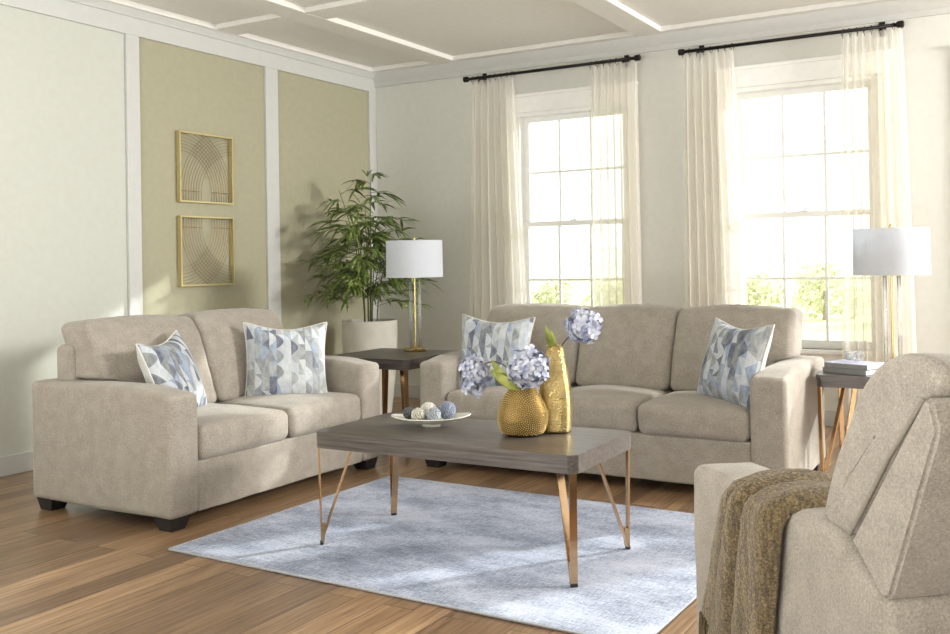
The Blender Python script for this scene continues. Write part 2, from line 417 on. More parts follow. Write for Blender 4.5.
def loft(name, prof, x0, x1, rnd, mat, parent, namp=0, nscale=6, seed=0, nx=24, caps=.0, flip=False):
    """closed (y,z) profile swept along x with rounded ends"""
    P = []
    n = len(prof)
    for i in range(n):
        p0, p1, p2, p3 = [np.array(prof[(i + k) % n], float) for k in (-1, 0, 1, 2)]
        for s_ in range(6):
            t = s_ / 6; P.append(.5 * ((2 * p1) + (-p0 + p2) * t + (2 * p0 - 5 * p1 + 4 * p2 - p3) * t * t + (-p0 + 3 * p1 - 3 * p2 + p3) * t ** 3))
    P = np.array(P); c = P.mean(0); N = len(P)
    tang = np.roll(P, -1, 0) - np.roll(P, 1, 0); nrm = np.stack([tang[:, 1], -tang[:, 0]], 1); nrm /= np.linalg.norm(nrm, axis=1)[:, None] + 1e-9
    if ((P - c) * nrm).sum() < 0: nrm = -nrm
    left = [(x0 + rnd * (1 - math.cos(a)), rnd * (1 - math.sin(a))) for a in [PI / 2 * k / 5 for k in range(6)]]
    right = [(x1 - rnd * (1 - math.cos(a)), rnd * (1 - math.sin(a))) for a in [PI / 2 * k / 5 for k in range(5, -1, -1)]]
    xs = left + [(x0 + rnd + (x1 - x0 - 2 * rnd) * k / nx, 0) for k in range(1, nx)] + right
    V = []
    # inner caps: shrink toward centroid
    def ring(x, ins, sc=1.0):
        Q = P - nrm * ins; Q = c + (Q - c) * sc
        for q in Q:
            p = Vector((x, q[0], q[1]))
            if namp: w = p * nscale + Vector((seed, seed * 2.3, 0)); p = p + noise.noise_vector(w) * namp + noise.noise_vector(w * 3) * namp * .3
            V.append(p)
    ring(x0, rnd, .02); ring(x0, rnd, .5); ring(x0, rnd, .85)
    for x, ins in xs: ring(x, ins)
    ring(x1, rnd, .85); ring(x1, rnd, .5); ring(x1, rnd, .02)
    R_ = len(V) // N
    Fc = [(i * N + k, (i + 1) * N + k, (i + 1) * N + (k + 1) % N, i * N + (k + 1) % N) for i in range(R_ - 1) for k in range(N)]
    if flip: Fc = [f[::-1] for f in Fc]
    o = link(name, V, Fc, mat, parent)
    bm = bmesh.new(); bm.from_mesh(o.data); bmesh.ops.recalc_face_normals(bm, faces=bm.faces); bm.to_mesh(o.data); bm.free()
    return o

# ------------------------------------------------------------------ room shell
XR = 4.2; Y0 = -1.2; HC = 2.955
def struct(o): o['kind'] = 'structure'; return o
struct(MB().box(XW - .15, XR, Y0, YB + .16, -.08, 0).build('floor', M['floor']))
struct(MB().box(XW - .15, XR, Y0, YB + .16, HC, HC + .08).build('ceiling', M['ceiling_paint']))
# panelled wall: pale first bay, olive beige in the next two
wl = MB(); wl.box(XW - .15, XW, Y0, 4.416, 0, HC, 0); wl.box(XW - .15, XW, 4.416, YB + .16, 0, HC, 1)
struct(wl.build('wall_left', [M['wall_pale'], M['wall_olive']]))
for i, (a, b) in enumerate([(2.25, 2.36), (4.363, 4.469), (5.69, 5.83), (7.035, YB)]):
    struct(MB().box(XW, XW + .022, a, b, .11, 2.75, bev=.003).build('trim_%d' % (i + 1), M['white_paint']))
struct(MB().box(XW, XW + .022, Y0, YB, 2.75, 2.87, bev=.003).build('trim_5', M['white_paint']))
struct(crisp(MB().add([(XW, Y0, 2.87), (XW + .03, Y0, 2.87), (XW + .035, Y0, 2.885), (XW + .075, Y0, HC - .03), (XW + .08, Y0, HC), (XW, Y0, HC)] +
      [(XW, YB, 2.87), (XW + .03, YB, 2.87), (XW + .035, YB, 2.885), (XW + .075, YB, HC - .03), (XW + .08, YB, HC), (XW, YB, HC)],
      [(i, (i + 1) % 6, 6 + (i + 1) % 6, 6 + i) for i in range(6)] + [(5, 4, 3, 2, 1, 0), (6, 7, 8, 9, 10, 11)]).build('trim_6', M['white_paint'])))
struct(MB().box(XW, XW + .018, Y0, YB, 0, .115, bev=.004).build('baseboard_left', M['white_paint']))
# window wall; the two rightmost openings are unseen, added for sun on the rug
WIN = [(-3.80, -2.80, .54, 2.43), (-2.01, -.97, .54, 2.45), (-.40, .90, .54, 2.43), (1.05, 2.35, .54, 2.43)]
wb = MB(); xs = [XW - .15]
for (a, b, c, d) in WIN: xs += [a, b]
xs.append(XR)
for i in range(0, len(xs), 2): wb.box(xs[i], xs[i + 1], YB, YB + .16, 0, HC)
for (a, b, c, d) in WIN: wb.box(a, b, YB, YB + .16, 0, c); wb.box(a, b, YB, YB + .16, d, HC)
struct(wb.build('wall_back', M['wall_pale_lit']))
struct(MB().box(XW, XR, YB - .018, YB, 0, .115, bev=.004).build('baseboard_back', M['white_paint']))
cr = [(0, 2.80), (-.022, 2.80), (-.022, 2.84), (-.035, 2.852), (-.075, 2.925), (-.08, HC), (0, HC)]
struct(crisp(MB().add([(XW, YB + a, z) for a, z in cr] + [(XR, YB + a, z) for a, z in cr],
      [(i, (i + 1) % 7, 7 + (i + 1) % 7, 7 + i) for i in range(7)] + [tuple(range(7))[::-1], tuple(range(7, 14))]).build('trim_7', M['white_paint'])))
struct(MB().box(XW - .15, XR, Y0 - .12, Y0, 0, HC).build('wall_front_added', M['wall_pale_lit']))  # unseen wall added behind the camera to cut the fill light
# ceiling coffer beams
n_ = 8
for (a, b) in [(XW, -5.16), (-4.53, -4.32), (-2.68, -2.47), (-.83, -.62), (1.02, 1.23)]:
    struct(MB().box(a, b, Y0, YB, 2.915, HC, bev=.006).build('trim_%d' % n_, M['ceiling_paint'])); n_ += 1
for (a, b) in [(1.4, 1.62), (3.26, 3.48), (5.10, 5.33), (7.0, YB)]:
    struct(MB().box(XW, XR, a, b, 2.917, HC, bev=.006).build('trim_%d' % n_, M['ceiling_paint'])); n_ += 1

def window(n, x0, x1, z0, z1, gx0, gx1):
    fr = MB(); Y = YB
    c = .075
    # casing on the room side, header, sill
    fr.box(x0 - c, x0, Y - .02, Y, z0, z1, bev=.003); fr.box(x1, x1 + c, Y - .02, Y, z0, z1, bev=.003)
    fr.box(x0 - c, x1 + c, Y - .022, Y, z1, z1 + .13, bev=.003); fr.box(x0 - c - .015, x1 + c + .015, Y - .035, Y, z1 + .13, z1 + .155, bev=.004)
    root = fr.build('window_%d' % n, M['window_paint']); struct(root)
    MB().box(x0 - c - .02, x1 + c + .02, Y - .05, Y + .1, z0 - .03, z0, bev=.005).build('window_sill', M['window_paint'], root)
    MB().box(x0 - c, x1 + c, Y - .018, Y, z0 - .11, z0 - .03, bev=.003).build('window_apron', M['window_paint'], root)
    j = MB(); j.box(x0 + .0005, gx0 - .045, Y - .001, Y + .14, z0 + .0005, z1 - .0005); j.box(gx1 + .045, x1 - .0005, Y - .001, Y + .14, z0 + .0005, z1 - .0005); j.box(gx0 - .045, gx1 + .045, Y - .001, Y + .14, z1 - .03, z1 - .0005)
    j.build('jamb', M['window_paint'], root)
    zm = 1.5; zt = z1 - .07; zb = z0 + .06
    for k, (a, b, yy) in enumerate([(zm - .012, z1 - .03, Y + .09), (z0, zm + .025, Y + .055)]):
        s_ = MB(); h = .03
        top = zt if k == 0 else zm - .015; bot = zm + .025 if k == 0 else zb
        s_.box(gx0 - .045, gx0, yy, yy + h, a, b); s_.box(gx1, gx1 + .045, yy, yy + h, a, b); s_.box(gx0, gx1, yy, yy + h, top, b); s_.box(gx0, gx1, yy, yy + h, a, bot)
        so = s_.build('sash', M['window_paint'], root)
        mu = MB(); wd = (gx1 - gx0) / 3
        for q in (1, 2): mu.box(gx0 + wd * q - .009, gx0 + wd * q + .009, yy + .004, yy + h - .004, bot, top)
        zc = (1.935 if k == 0 else 1.042); mu.box(gx0, gx1, yy + .003, yy + h - .003, zc - .009, zc + .009)
        mu.build('muntin', M['window_paint'], so)
        MB().box(gx0, gx1, yy + .013, yy + .017, bot, top).build('pane', M['glass'], so)
    lk = MB().box((gx0 + gx1) / 2 - .03, (gx0 + gx1) / 2 + .03, Y + .03, Y + .055, zm + .025, zm + .033, bev=.002)
    lk.tube([((gx0 + gx1) / 2, Y + .045, zm + .03), ((gx0 + gx1) / 2 + .02, Y + .03, zm + .05)], .006, 8)
    lk.build('sash_lock', M['window_paint'], root)
window(1, *WIN[0], -3.72, -2.88); window(2, *WIN[1], -1.93, -1.05); window(3, *WIN[2], -.32, .82); window(4, *WIN[3], 1.13, 2.27)

# ------------------------------------------------------------------ curtains
YR = YB - .10
def rod(x0, x1, label):
    t = thing('curtain_rod', label, 'curtain rod', (0, 0, 0))
    MB().tube([(x0, YR, 2.748), (x1, YR, 2.748)], .0125, 14).build('pole', M['dark_metal'], t, True)
    for x in (x0, x1):
        s = -1 if x == x0 else 1
        m = MB(); m.tube([(x, YR, 2.748), (x + s * .008, YR, 2.748), (x + s * .02, YR, 2.748), (x + s * .045, YR, 2.748), (x + s * .05, YR, 2.748)], [.016, .022, .024, .024, .014], 16)
        crisp(m.build('finial', M['dark_metal'], t))
        xb = x - s * .10
        m = MB(); m.box(xb - .012, xb + .012, YR + .012, YB - .001, 2.738, 2.758); m.box(xb - .02, xb + .02, YB - .008, YB - .0005, 2.70, 2.80, bev=.002)
        m.tube([(xb, YR, 2.728), (xb, YR + .014, 2.735), (xb, YR + .02, 2.748)], .006, 8)
        m.build('bracket', M['dark_metal'], t)
rod(-4.185, -2.70, 'black curtain rod above the window nearer the plant')
rod(-2.30, -.835, 'black curtain rod above the window behind the right-hand lamp')
def curtain(x0, x1, xb0, xb1, nf, seed, label):
    t = thing('curtain', label, 'curtain', ((x0 + x1) / 2, YR, 0), 0, 'sheer cream curtains'); cx = (x0 + x1) / 2
    NU, NV = nf * 14, 60; V = []; Fc = []
    rnd = random.Random(seed); ph = [rnd.uniform(-.5, .5) for _ in range(nf + 2)]; am = [rnd.uniform(.7, 1.25) for _ in range(nf + 2)]
    for j in range(NV + 1):
        v = j / NV; z = 2.725 - v * 2.70
        for i in range(NU + 1):
            u = i / NU; k = u * nf; kk = int(min(k, nf - 1)); fr_ = k - kk
            a = am[kk] * (1 - fr_) + am[kk + 1] * fr_; p_ = ph[kk] * (1 - fr_) + ph[kk + 1] * fr_
            grow = min(1, .35 + v * 3)
            y = .030 * grow * a * math.sin(2 * PI * k + p_ * 1.2 * v) + .007 * math.sin(2 * PI * k * 2.3 + seed + 3 * v) * v
            s_ = v ** .8
            x = (x0 + (x1 - x0) * u) * (1 - s_) + (xb0 + (xb1 - xb0) * u) * s_ + .010 * math.sin(4 * PI * k + p_) * grow
            V.append((x - cx, y, z))
    for j in range(NV):
        for i in range(NU):
            a = j * (NU + 1) + i; Fc.append((a, a + 1, a + NU + 2, a + NU + 1))
    link('fabric', V, Fc, M['sheer'], t)
    for q in range(nf + 1):
        x = x0 + (x1 - x0) * (q / nf) * .98 + .004 - cx
        rr = [(x + .006 * math.sin(q * 2 + a), .0225 * math.cos(a), 2.748 - .006 + .0225 * math.sin(a)) for a in [2 * PI * k / 16 for k in range(17)]]
        m = MB(); m.tube(rr, .0022, 6); m.tube([(x, 0, 2.722), (x, .002, 2.700)], .002, 6)
        m.build('ring', M['dark_metal'], t, True)
curtain(-4.15, -3.76, -4.22, -3.64, 7, 1, 'sheer cream curtain left of the left window, beside the plant corner')
curtain(-3.07, -2.68, -3.10, -2.66, 7, 2, 'sheer cream curtain right of the left window')
curtain(-2.32, -1.94, -2.33, -1.84, 7, 3, 'sheer cream curtain left of the right window')
curtain(-1.18, -.80, -1.22, -.74, 8, 4, 'sheer cream curtain right of the right window, behind the lamp')

# ------------------------------------------------------------------ wall art
def art(z0, flipz, label):
    w = .515; t = thing('wall_art', label, 'wall art', (XW, 4.79, z0), 0, 'gold framed wire artworks')
    h = .498; b = .011; d0, d1 = .012, .042
    fr = MB(); fr.box(d0, d1, 0, w, 0, b); fr.box(d0, d1, 0, w, h - b, h); fr.box(d0, d1, 0, b, b, h - b); fr.box(d0, d1, w - b, w, b, h - b)
    fr.build('frame', M['frame_gold'], t)
    wr = MB(); X = .028
    def zz(v): return h - v if flipz else v
    for side in (0, 1):
        for k in range(9):
            R = w * (.60 + .047 * k); cy0 = .0; cz0 = .13 * h; pts = []
            for q in range(40):
                a = PI / 2 * q / 39; yy = cy0 + R * math.cos(a); vv = cz0 + R * math.sin(a) * .97
                if vv > h - b or yy < b or yy > w - b:
                    if len(pts) > 1: break
                    continue
                pts.append((X + .003 * side, (w - yy) if side else yy, zz(vv)))
            yb = cy0 + R
            if yb < w - b: pts = [(X + .003 * side, (w - yb) if side else yb, zz(b))] + pts
            if len(pts) > 1: wr.tube(pts, .0017, 6)
        yy0, yy1 = (w * .60, w - b) if side == 0 else (b, w * .40)
        wr.tube([(X + .004, yy0, zz(.16 * h)), (X + .004, yy1, zz(.16 * h))], .002, 6)
    wr.build('wire_arcs', M['frame_wire'], t, True)
    for yy in (.06, w - .06): MB().tube([(0.0, yy, h - b / 2), (.014, yy, h - b / 2)], .005, 8).build('hanger', M['frame_gold'], t)
art(1.655, False, 'upper gold framed wire artwork with arcs rising to a pointed arch')
art(1.06, True, 'lower gold framed wire artwork with the arch pointing downward')

# ------------------------------------------------------------------ sofas
def smooth01(x): x = max(0, min(1, x)); return x * x * (3 - 2 * x)
def make_sofa(name, label, cat, loc, rz, Wd, n, D=.95, zt=.935, bk=0.0):
    t = thing(name, label, cat, loc, rz); AW = .18; AH = .640; FB = M['fabric']; ZB = .060
    for s_ in (0, 1):
        x0 = 0 if s_ == 0 else Wd - AW
        def af(p):
            q = p.copy()
            if p.z > .5: q.z -= .022 * smooth01((.22 - p.y) / .22) * smooth01((p.z - .5) / .15)   # soft droop at the arm front
            return q
        soft('arm', x0, x0 + AW, 0, D - .02, ZB, AH, .028, FB, t, fn=af, m=(5, 22, 12), puff=(.004, .006, .010), namp=.003, nscale=5, seed=3 + s_)
    soft('base', AW - .004, Wd - AW + .004, .012, D - .1, ZB, .297, .012, FB, t, m=(26, 8, 8), puff=(0, .003, 0), namp=.003, nscale=6, seed=1)
    soft('back_frame', .07 if n == 2 else .15, Wd - (.07 if n == 2 else .15), D - .13 - bk, D - bk, ZB, .82, .03, FB, t, m=(26, 4, 16), puff=(0, .006, .004), namp=.003, nscale=4, seed=2)
    cw = (Wd - 2 * AW) / n
    for i in range(n):
        a = AW + cw * i
        soft('seat_cushion', a + .003, a + cw - .003, -.008, .66, .294, .452, .042, FB, t, m=(16, 14, 6), puff=(.004, .010, .030), namp=.005, nscale=5, seed=20 + i)
    for i in range(n):
        a = AW + cw * i; b = a + cw; e0 = .088 if i == 0 else 0; e1 = (.088 if n == 3 else .06) if i == n - 1 else 0
        def bf(p, a=a, b=b, e0=e0, e1=e1):
            q = p.copy(); w = smooth01((p.z - .632) / .032)
            mid = (a + b) / 2
            if p.x < mid: q.x = p.x - e0 * w * smooth01((mid - p.x) / (mid - a) * 1.25)
            else: q.x = p.x + e1 * w * smooth01((p.x - mid) / (b - mid) * 1.25)
            h = (p.z - .47) / (zt - .47)
            q.y = p.y + .17 * h
            # top rolls back, thinner shoulder
            q.y += .03 * smooth01((h - .75) / .25) * smooth01((.68 - p.y) / .2)
            q.z += .0015 * math.sin(p.x * 90 + i) * smooth01((h - .9) / .1)
            return q
        soft('back_cushion', a + .003, b - .003, .49, .735, .455, zt - .012, .038, FB, t, fn=bf, m=(22, 6, 18), puff=(.004, .028, .022), namp=.007, nscale=4.5, seed=40 + i, es=5)
    for (fx, fy) in [(0.015, 0.015), (Wd - .015, .015), (.015, D - .035), (Wd - .015, D - .035)]:
        sx = 1 if fx < Wd / 2 else -1; sy = 1 if fy < D / 2 else -1; L = .125
        top = [(fx, fy), (fx + sx * L, fy), (fx + sx * L, fy + sy * L), (fx, fy + sy * L)]
        bot = [(fx + sx * .016, fy + sy * .016), (fx + sx * (L - .03), fy + sy * .016), (fx + sx * (L - .03), fy + sy * (L - .03)), (fx + sx * .016, fy + sy * (L - .03))]
        V = [(x, y, 0) for x, y in bot] + [(x, y, ZB + .012) for x, y in top]
        Fc = [(3, 2, 1, 0), (4, 5, 6, 7), (0, 1, 5, 4), (1, 2, 6, 5), (2, 3, 7, 6), (3, 0, 4, 7)]
        if sx * sy < 0: Fc = [f[::-1] for f in Fc]
        link('foot', V, Fc, M['black_wood'], t, False)
    return t
make_sofa('loveseat', 'taupe two-seat loveseat along the panelled wall at left', 'loveseat', (-3.395, 3.04, 0), PI / 2, 1.60, 2, D=1.01, bk=.12)
make_sofa('sofa', 'long taupe three-seat sofa in front of the windows', 'sofa', (-3.19, 4.73, 0), 0, 2.115, 3, zt=.92)

# ------------------------------------------------------------------ throw pillows
def pillow(loc, nx, ny, tilt, roll, size, seed, label, thick=.085):
    t = thing('throw_pillow', label, 'pillow', loc, 0, 'patterned throw pillows')
    # local: -y is the printed face
    n = Vector((nx, ny, 0)).normalized(); rz = math.atan2(n.y, n.x) + PI / 2
    t.rotation_euler = (Matrix.Rotation(rz, 3, 'Z') @ Matrix.Rotation(-tilt, 3, 'X') @ Matrix.Rotation(roll, 3, 'Y')).to_euler()
    h = size / 2; N = 36; V = []; Fc = []; mi = []
    rnd = random.Random(seed)
    def pt(u, v, s_):
        bow = .095
        x = u * h * (1 - bow * (1 - abs(v) ** 2.2) ) ; z = v * h * (1 - bow * (1 - abs(u) ** 2.2))
        if v > 0: z -= .10 * h * (1 - u * u) ** 2 * v * v
        T = thick * ((1 - u ** 4) ** .55) * ((1 - v ** 4) ** .55)
        T *= .82 + .18 * (1 - (u * u + v * v) / 2)
        p = Vector((x, s_ * T, z)); q = p * 9 + Vector((seed * 5, s_, 0))
        return p + noise.noise_vector(q) * .008 * (1 - max(abs(u), abs(v)) ** 6)
    for s_ in (-1, 1):
        o = len(V)
        for j in range(N + 1):
            for i in range(N + 1):
                u = math.sin((i / N * 2 - 1) * PI / 2); v = math.sin((j / N * 2 - 1) * PI / 2); V.append(pt(u, v, s_))
        for j in range(N):
            for i in range(N):
                a = o + j * (N + 1) + i; f = (a, a + 1, a + N + 2, a + N + 1)
                Fc.append(f if s_ < 0 else f[::-1]); mi.append(0 if s_ < 0 else 1)
    c = link('cover', V, Fc, [pillow_mat(seed), M['pillow_back']], t); c.data.polygons.foreach_set('material_index', mi)
    ring = []
    for a, b in [((-1, -1), (1, -1)), ((1, -1), (1, 1)), ((1, 1), (-1, 1)), ((-1, 1), (-1, -1))]:
        for k in range(24): f = k / 24; ring.append(pt(a[0] + (b[0] - a[0]) * f, a[1] + (b[1] - a[1]) * f, 0))
    ring.append(ring[0])
    MB().tube(ring, .0048, 8, cap=False).build('piping', M['piping'], t, True)
    return t
pillow((-3.80, 3.43, .640), .93, .36, .34, -.08, .44, 1, 'patterned pillow against the near arm of the loveseat, turned edge-on')
pillow((-3.74, 4.205, .640), .74, -.67, .28, .03, .475, 2, 'patterned pillow at the far end of the loveseat facing the room')
pillow((-2.83, 5.00, .650), .14, -.97, .28, .03, .465, 3, 'patterned pillow at the left end of the sofa, behind the flowers')
pillow((-1.40, 4.99, .650), -.55, -.80, .30, .03, .455, 4, 'patterned pillow leaning on the right arm of the sofa')

# ------------------------------------------------------------------ rug
rg = thing('area_rug', 'distressed blue grey area rug under the coffee table', 'rug', (-2.138, 3.628, 0), -.0205)
V, Fc = rbox(2.127 / 2 - .004, 1.559 / 2 - .004, .005, .002, m=(40, 30, 1), es=2)
link('pile', [v + Vector((0, 0, .0062)) for v in V], Fc, M['rug'], rg)
bd = MB(); hx, hy = 2.127 / 2, 1.559 / 2
bd.tube([(-hx, -hy, .006), (hx, -hy, .006), (hx, hy, .006), (-hx, hy, .006), (-hx, -hy, .006)], .0055, 8).build('binding', M['rug_edge'], rg, True)

# ------------------------------------------------------------------ tables
def make_table(name, label, cat, loc, w, d, h, rz=0.0, apron=.075, solid=False, z0=0.0, bar=.028, spread=.09, ins=.012):
    t = thing(name, label, cat, loc, rz); ch = .035; top_t = apron if solid else .026
    def octo(k): x, y = w / 2 - k, d / 2 - k; c = ch * .8; return [(-x + c, -y), (x - c, -y), (x, -y + c), (x, y - c), (x - c, y), (-x + c, y), (-x, y - c), (-x, -y + c)]
    tp = MB().prism(octo(0), h - top_t, h).build('tabletop', M['wood_grey'], t)
    bm = bmesh.new(); bm.from_mesh(tp.data); bmesh.ops.bevel(bm, geom=list(bm.edges), offset=.002, segments=2, affect='EDGES'); bm.to_mesh(tp.data); bm.free()
    if not solid: MB().prism(octo(.004), h - apron, h - top_t - .0008).build('apron', M['wood_grey'], t)
    for sx in (-1, 1):
        for sy in (-1, 1):
            fx, fy = sx * (w / 2 - .024), sy * (d / 2 - .024); zt_ = h - apron
            perp = (sx * -sy * 1.0, 1.0, 0) if False else (1, -sx * sy, 0)
            px, py = sx * (w / 2 - ch * .55), sy * (d / 2 - ch * .55)
            m = MB()
            m.flat((fx, fy, .012 + z0), (px, py, zt_), bar, .007, perp)
            m.flat((fx, fy, .012 + z0), (px - sx * spread * 1.15, py - sy * spread * 1.15, zt_), bar, .007, perp)
            m.flat((fx - sx * .002, fy - sy * .002, .012 + z0), (fx - sx * .008, fy - sy * .008, .10), bar * .98, .014, perp)
            lg = m.build('leg', M['rose_gold'], t)
            MB().flat((fx, fy, z0), (fx, fy, .013 + z0), bar * .9, .013, perp).build('foot_cap', M['rubber'], lg)
    return t
make_table('coffee_table', 'rectangular grey wood coffee table with champagne gold V legs on the rug', 'coffee table', (-2.086, 3.475, 0), 1.222, .575, .492, 0, .068, True, z0=.0115)
make_table('end_table', 'grey wood end table between the loveseat and the sofa', 'end table', (-3.74, 5.26, 0), .66, .66, .60, 0, .065)
make_table('end_table', 'grey wood end table right of the sofa holding books', 'end table', (-.72, 5.47, 0), .62, .62, .592, 0, .062)

# ------------------------------------------------------------------ lamps
def lamp(loc, label):
    t = thing('table_lamp', label, 'table lamp', loc, 0, 'brass and glass table lamps'); B = M['brass']
    b = MB(); b.lathe([(.052, 0), (.054, .003), (.054, .016), (.051, .019)], (-.028, -.012), 40)
    b.lathe([(.036, 0), (.038, .003), (.038, .022), (.036, .024)], (.042, .004), 32); b.lathe([(.030, .019), (.031, .021), (.031, .038), (.029, .040)], (.0, .0), 32)
    crisp(b.build('base', B, t))
    for x, y, r, z in ((-.034, -.004, .010, .018), (.036, .002, .010, .022)):
        MB().lathe([(r, z), (r, .50)], (x, y), 20).build('glass_tube', M['lamp_glass'], t, True)
    crisp(MB().lathe([(.0065, .035), (.0065, .60)], (0, 0), 16).build('rod', B, t))
    crisp(MB().lathe([(.010, .495), (.048, .497), (.048, .503), (.010, .506)], (0, 0), 32).build('cap_plate', B, t))
    R = .193; z0, z1 = .500, .750
    z0 = .502
    sh = MB(); sh.lathe([(R, z0), (R, z0 + .004), (R - .002, z1 - .004), (R - .002, z1), (R - .006, z1), (R - .006, z1 - .005), (R - .005, z0 + .005), (R - .005, z0), (R, z0)], (0, 0), 64, cap=(False, False))
    crisp(sh.build('lamp_shade', M['shade'], t))
    sp = MB()
    for a in (0, 2 * PI / 3, 4 * PI / 3): sp.tube([(0, 0, .742), ((R - .006) * math.cos(a), (R - .006) * math.sin(a), .742)], .002, 6)
    sp.lathe([(.012, .738), (.012, .746)], (0, 0), 16); sp.tube([(0, 0, .60), (0, 0, .746)], .004, 8); sp.build('shade_frame', B, t)
    MB().lathe([(.006, .746), (.009, .752), (.011, .760), (.008, .770), (.003, .775)], (0, 0), 16).build('finial', B, t, True)
    bl = MB().lathe([(.012, .60), (.016, .63), (.028, .66), (.026, .69), (.012, .705), (.002, .708)], (0, 0), 20); bl.build('bulb', M['ceramic'], t, True)
lamp((-3.70, 5.46, .60), 'brass and glass table lamp on the end table in the corner by the plant')
lamp((-.712, 5.61, .592), 'brass and glass table lamp on the end table right of the sofa')

# ------------------------------------------------------------------ potted bamboo
def bamboo():
    P0 = (-4.70, 6.28, 0); t = thing('potted_bamboo', 'tall leafy bamboo plant in a pale planter behind the corner end table', 'potted plant', P0)
    pot = MB().lathe([(.165, 0), (.17, .01), (.212, .38), (.222, .60), (.224, .745), (.208, .745), (.204, .69)], (0, 0), 48, cap=(True, True)); crisp(pot.build('planter', M['planter'], t))
    MB().lathe([(.205, .675), (.15, .692), (.002, .700)], (0, 0), 32).build('soil', M['soil'], t, True)
    rnd = random.Random(11); L = MB()
    def leaf(p, d, ln, wd):
        d = d.normalized(); side = d.cross(Vector((0, 0, 1)));
        if side.length < .1: side = Vector((1, 0, 0))
        side.normalize(); side = (side + Vector((0, 0, rnd.uniform(-.6, .6)))).normalized(); up = side.cross(d)
        V = []; n = 6
        for k in range(n + 1):
            f = k / n; c = p + d * ln * f + Vector((0, 0, -1)) * ln * .42 * f * f; w_ = wd * math.sin(PI * min(1, f * .93 + .07)) ** .8 * (1 - f * .25)
            if k == n: w_ = .0006
            V += [c - side * w_, c + up * w_ * .25, c + side * w_]
        F_ = []
        for k in range(n): a = k * 3; F_ += [(a, a + 1, a + 4, a + 3), (a + 1, a + 2, a + 5, a + 4)]
        L.add(V, F_)
    for s_ in range(9):
        a = s_ * 2.4; r0 = .02 + .045 * (s_ % 3) / 2; H = [1.24, 1.02, .90, .78, 1.10, .66, .86, .98, .60][s_]
        b = Vector((r0 * math.cos(a), r0 * math.sin(a), .70)); lean = Vector((math.cos(a), math.sin(a), 0)) * (.04 + .10 * rnd.random())
        pts = [b + Vector((0, 0, H * f)) + lean * f * f * (1.6 if s_ else .2) for f in [k / 10 for k in range(11)]]
        tw = MB(); tw.tube(pts, [.0062 - .0040 * k / 10 for k in range(11)], 8)
        for f in (.2, .4, .6): q = pts[int(f * 10)]; tw.tube([q - Vector((0, 0, .003)), q + Vector((0, 0, .003))], .0072, 8)
        br = MB()
        nb = int(5 + H * 8)
        for k in range(nb):
            f = .22 + .78 * (k + .5) / nb; q0 = pts[min(9, int(f * 10))].lerp(pts[min(10, int(f * 10) + 1)], f * 10 - int(f * 10)) if f < 1 else pts[-1]
            zrel = (q0.z - .7) / 1.24
            reach = (.44 * (1 - .80 * zrel ** 1.4) + .03) * rnd.uniform(.55, 1.1); aa = a + k * 2.4 + rnd.uniform(-.5, .5)
            d = Vector((math.cos(aa), math.sin(aa), rnd.uniform(.25, .7)))
            bp = [q0 + d * reach * g + Vector((0, 0, -1)) * reach * .45 * g * g for g in (0, .25, .5, .75, 1)]
            tw.tube(bp, [.0022, .0018, .0014, .001, .0008], 5)
            nl = 7 + int(reach * 18)
            for m_ in range(nl):
                g = .3 + .7 * m_ / (nl - 1); q = bp[min(3, int(g * 4))].lerp(bp[min(4, int(g * 4) + 1)], min(1, g * 4 - min(3, int(g * 4))))
                dd = Vector((math.cos(aa + rnd.uniform(-1.1, 1.1)), math.sin(aa + rnd.uniform(-1.1, 1.1)), rnd.uniform(-.35, .45)))
                leaf(q, dd, rnd.uniform(.11, .185), rnd.uniform(.0105, .0165))
        tw.build('cane', M['stem_green'], t, True)
    for k in range(7):
        dd = Vector((math.cos(k * 2.1) * .5, math.sin(k * 2.1) * .5, .9)); leaf(Vector((0, 0, 1.90)), dd, .12, .009)
    L.build('foliage', M['leaf'], t, True)
bamboo()

# ------------------------------------------------------------------ things on the coffee table
ZT = .492
# bowl
def bowl():
    t = thing('bowl', 'cream boat-shaped bowl of string balls on the coffee table', 'bowl', (-2.307, 3.515, ZT), math.radians(31))
    a, b = .174, .092; V = []; n = 48; m = 12; Fc = []
    def sh(u, th, off):
        x = a * u * math.cos(th); y = b * u * math.sin(th)
        z = .012 + .024 * u ** 2.6 + .012 * abs(math.cos(th)) ** 3 * u ** 4 + off
        return (x, y, z)
    for off in (.0, .006):
        for i in range(m + 1):
            for k in range(n): V.append(sh(i / m * (1 if off == 0 else .985), 2 * PI * k / n, off))
    R_ = (m + 1) * n
    for i in range(m):
        for k in range(n):
            k2 = (k + 1) % n; q = (i * n + k, i * n + k2, (i + 1) * n + k2, (i + 1) * n + k)
            Fc.append(q[::-1]); Fc.append(tuple(v + R_ for v in q))
    for k in range(n): k2 = (k + 1) % n; Fc.append((m * n + k, m * n + k2, R_ + m * n + k2, R_ + m * n + k))
    link('dish', V, Fc, M['ceramic'], t)
    MB().lathe([(.036, 0), (.033, .014)], (0, 0), 32, sx=1.2).build('foot_ring', M['ceramic'], t, True)
bowl()
BC = (-2.307, 3.515); BA = math.radians(31)
def bowl_top(x, y):
    c, s_ = math.cos(-BA), math.sin(-BA); dx, dy = x - BC[0], y - BC[1]; lx, ly = dx * c - dy * s_, dx * s_ + dy * c
    u = math.hypot(lx / .174, ly / .092); th = math.atan2(ly / .092, lx / .174)
    return .018 + .024 * u ** 2.6 + .012 * abs(math.cos(th)) ** 3 * u ** 4 if u <= 1 else None
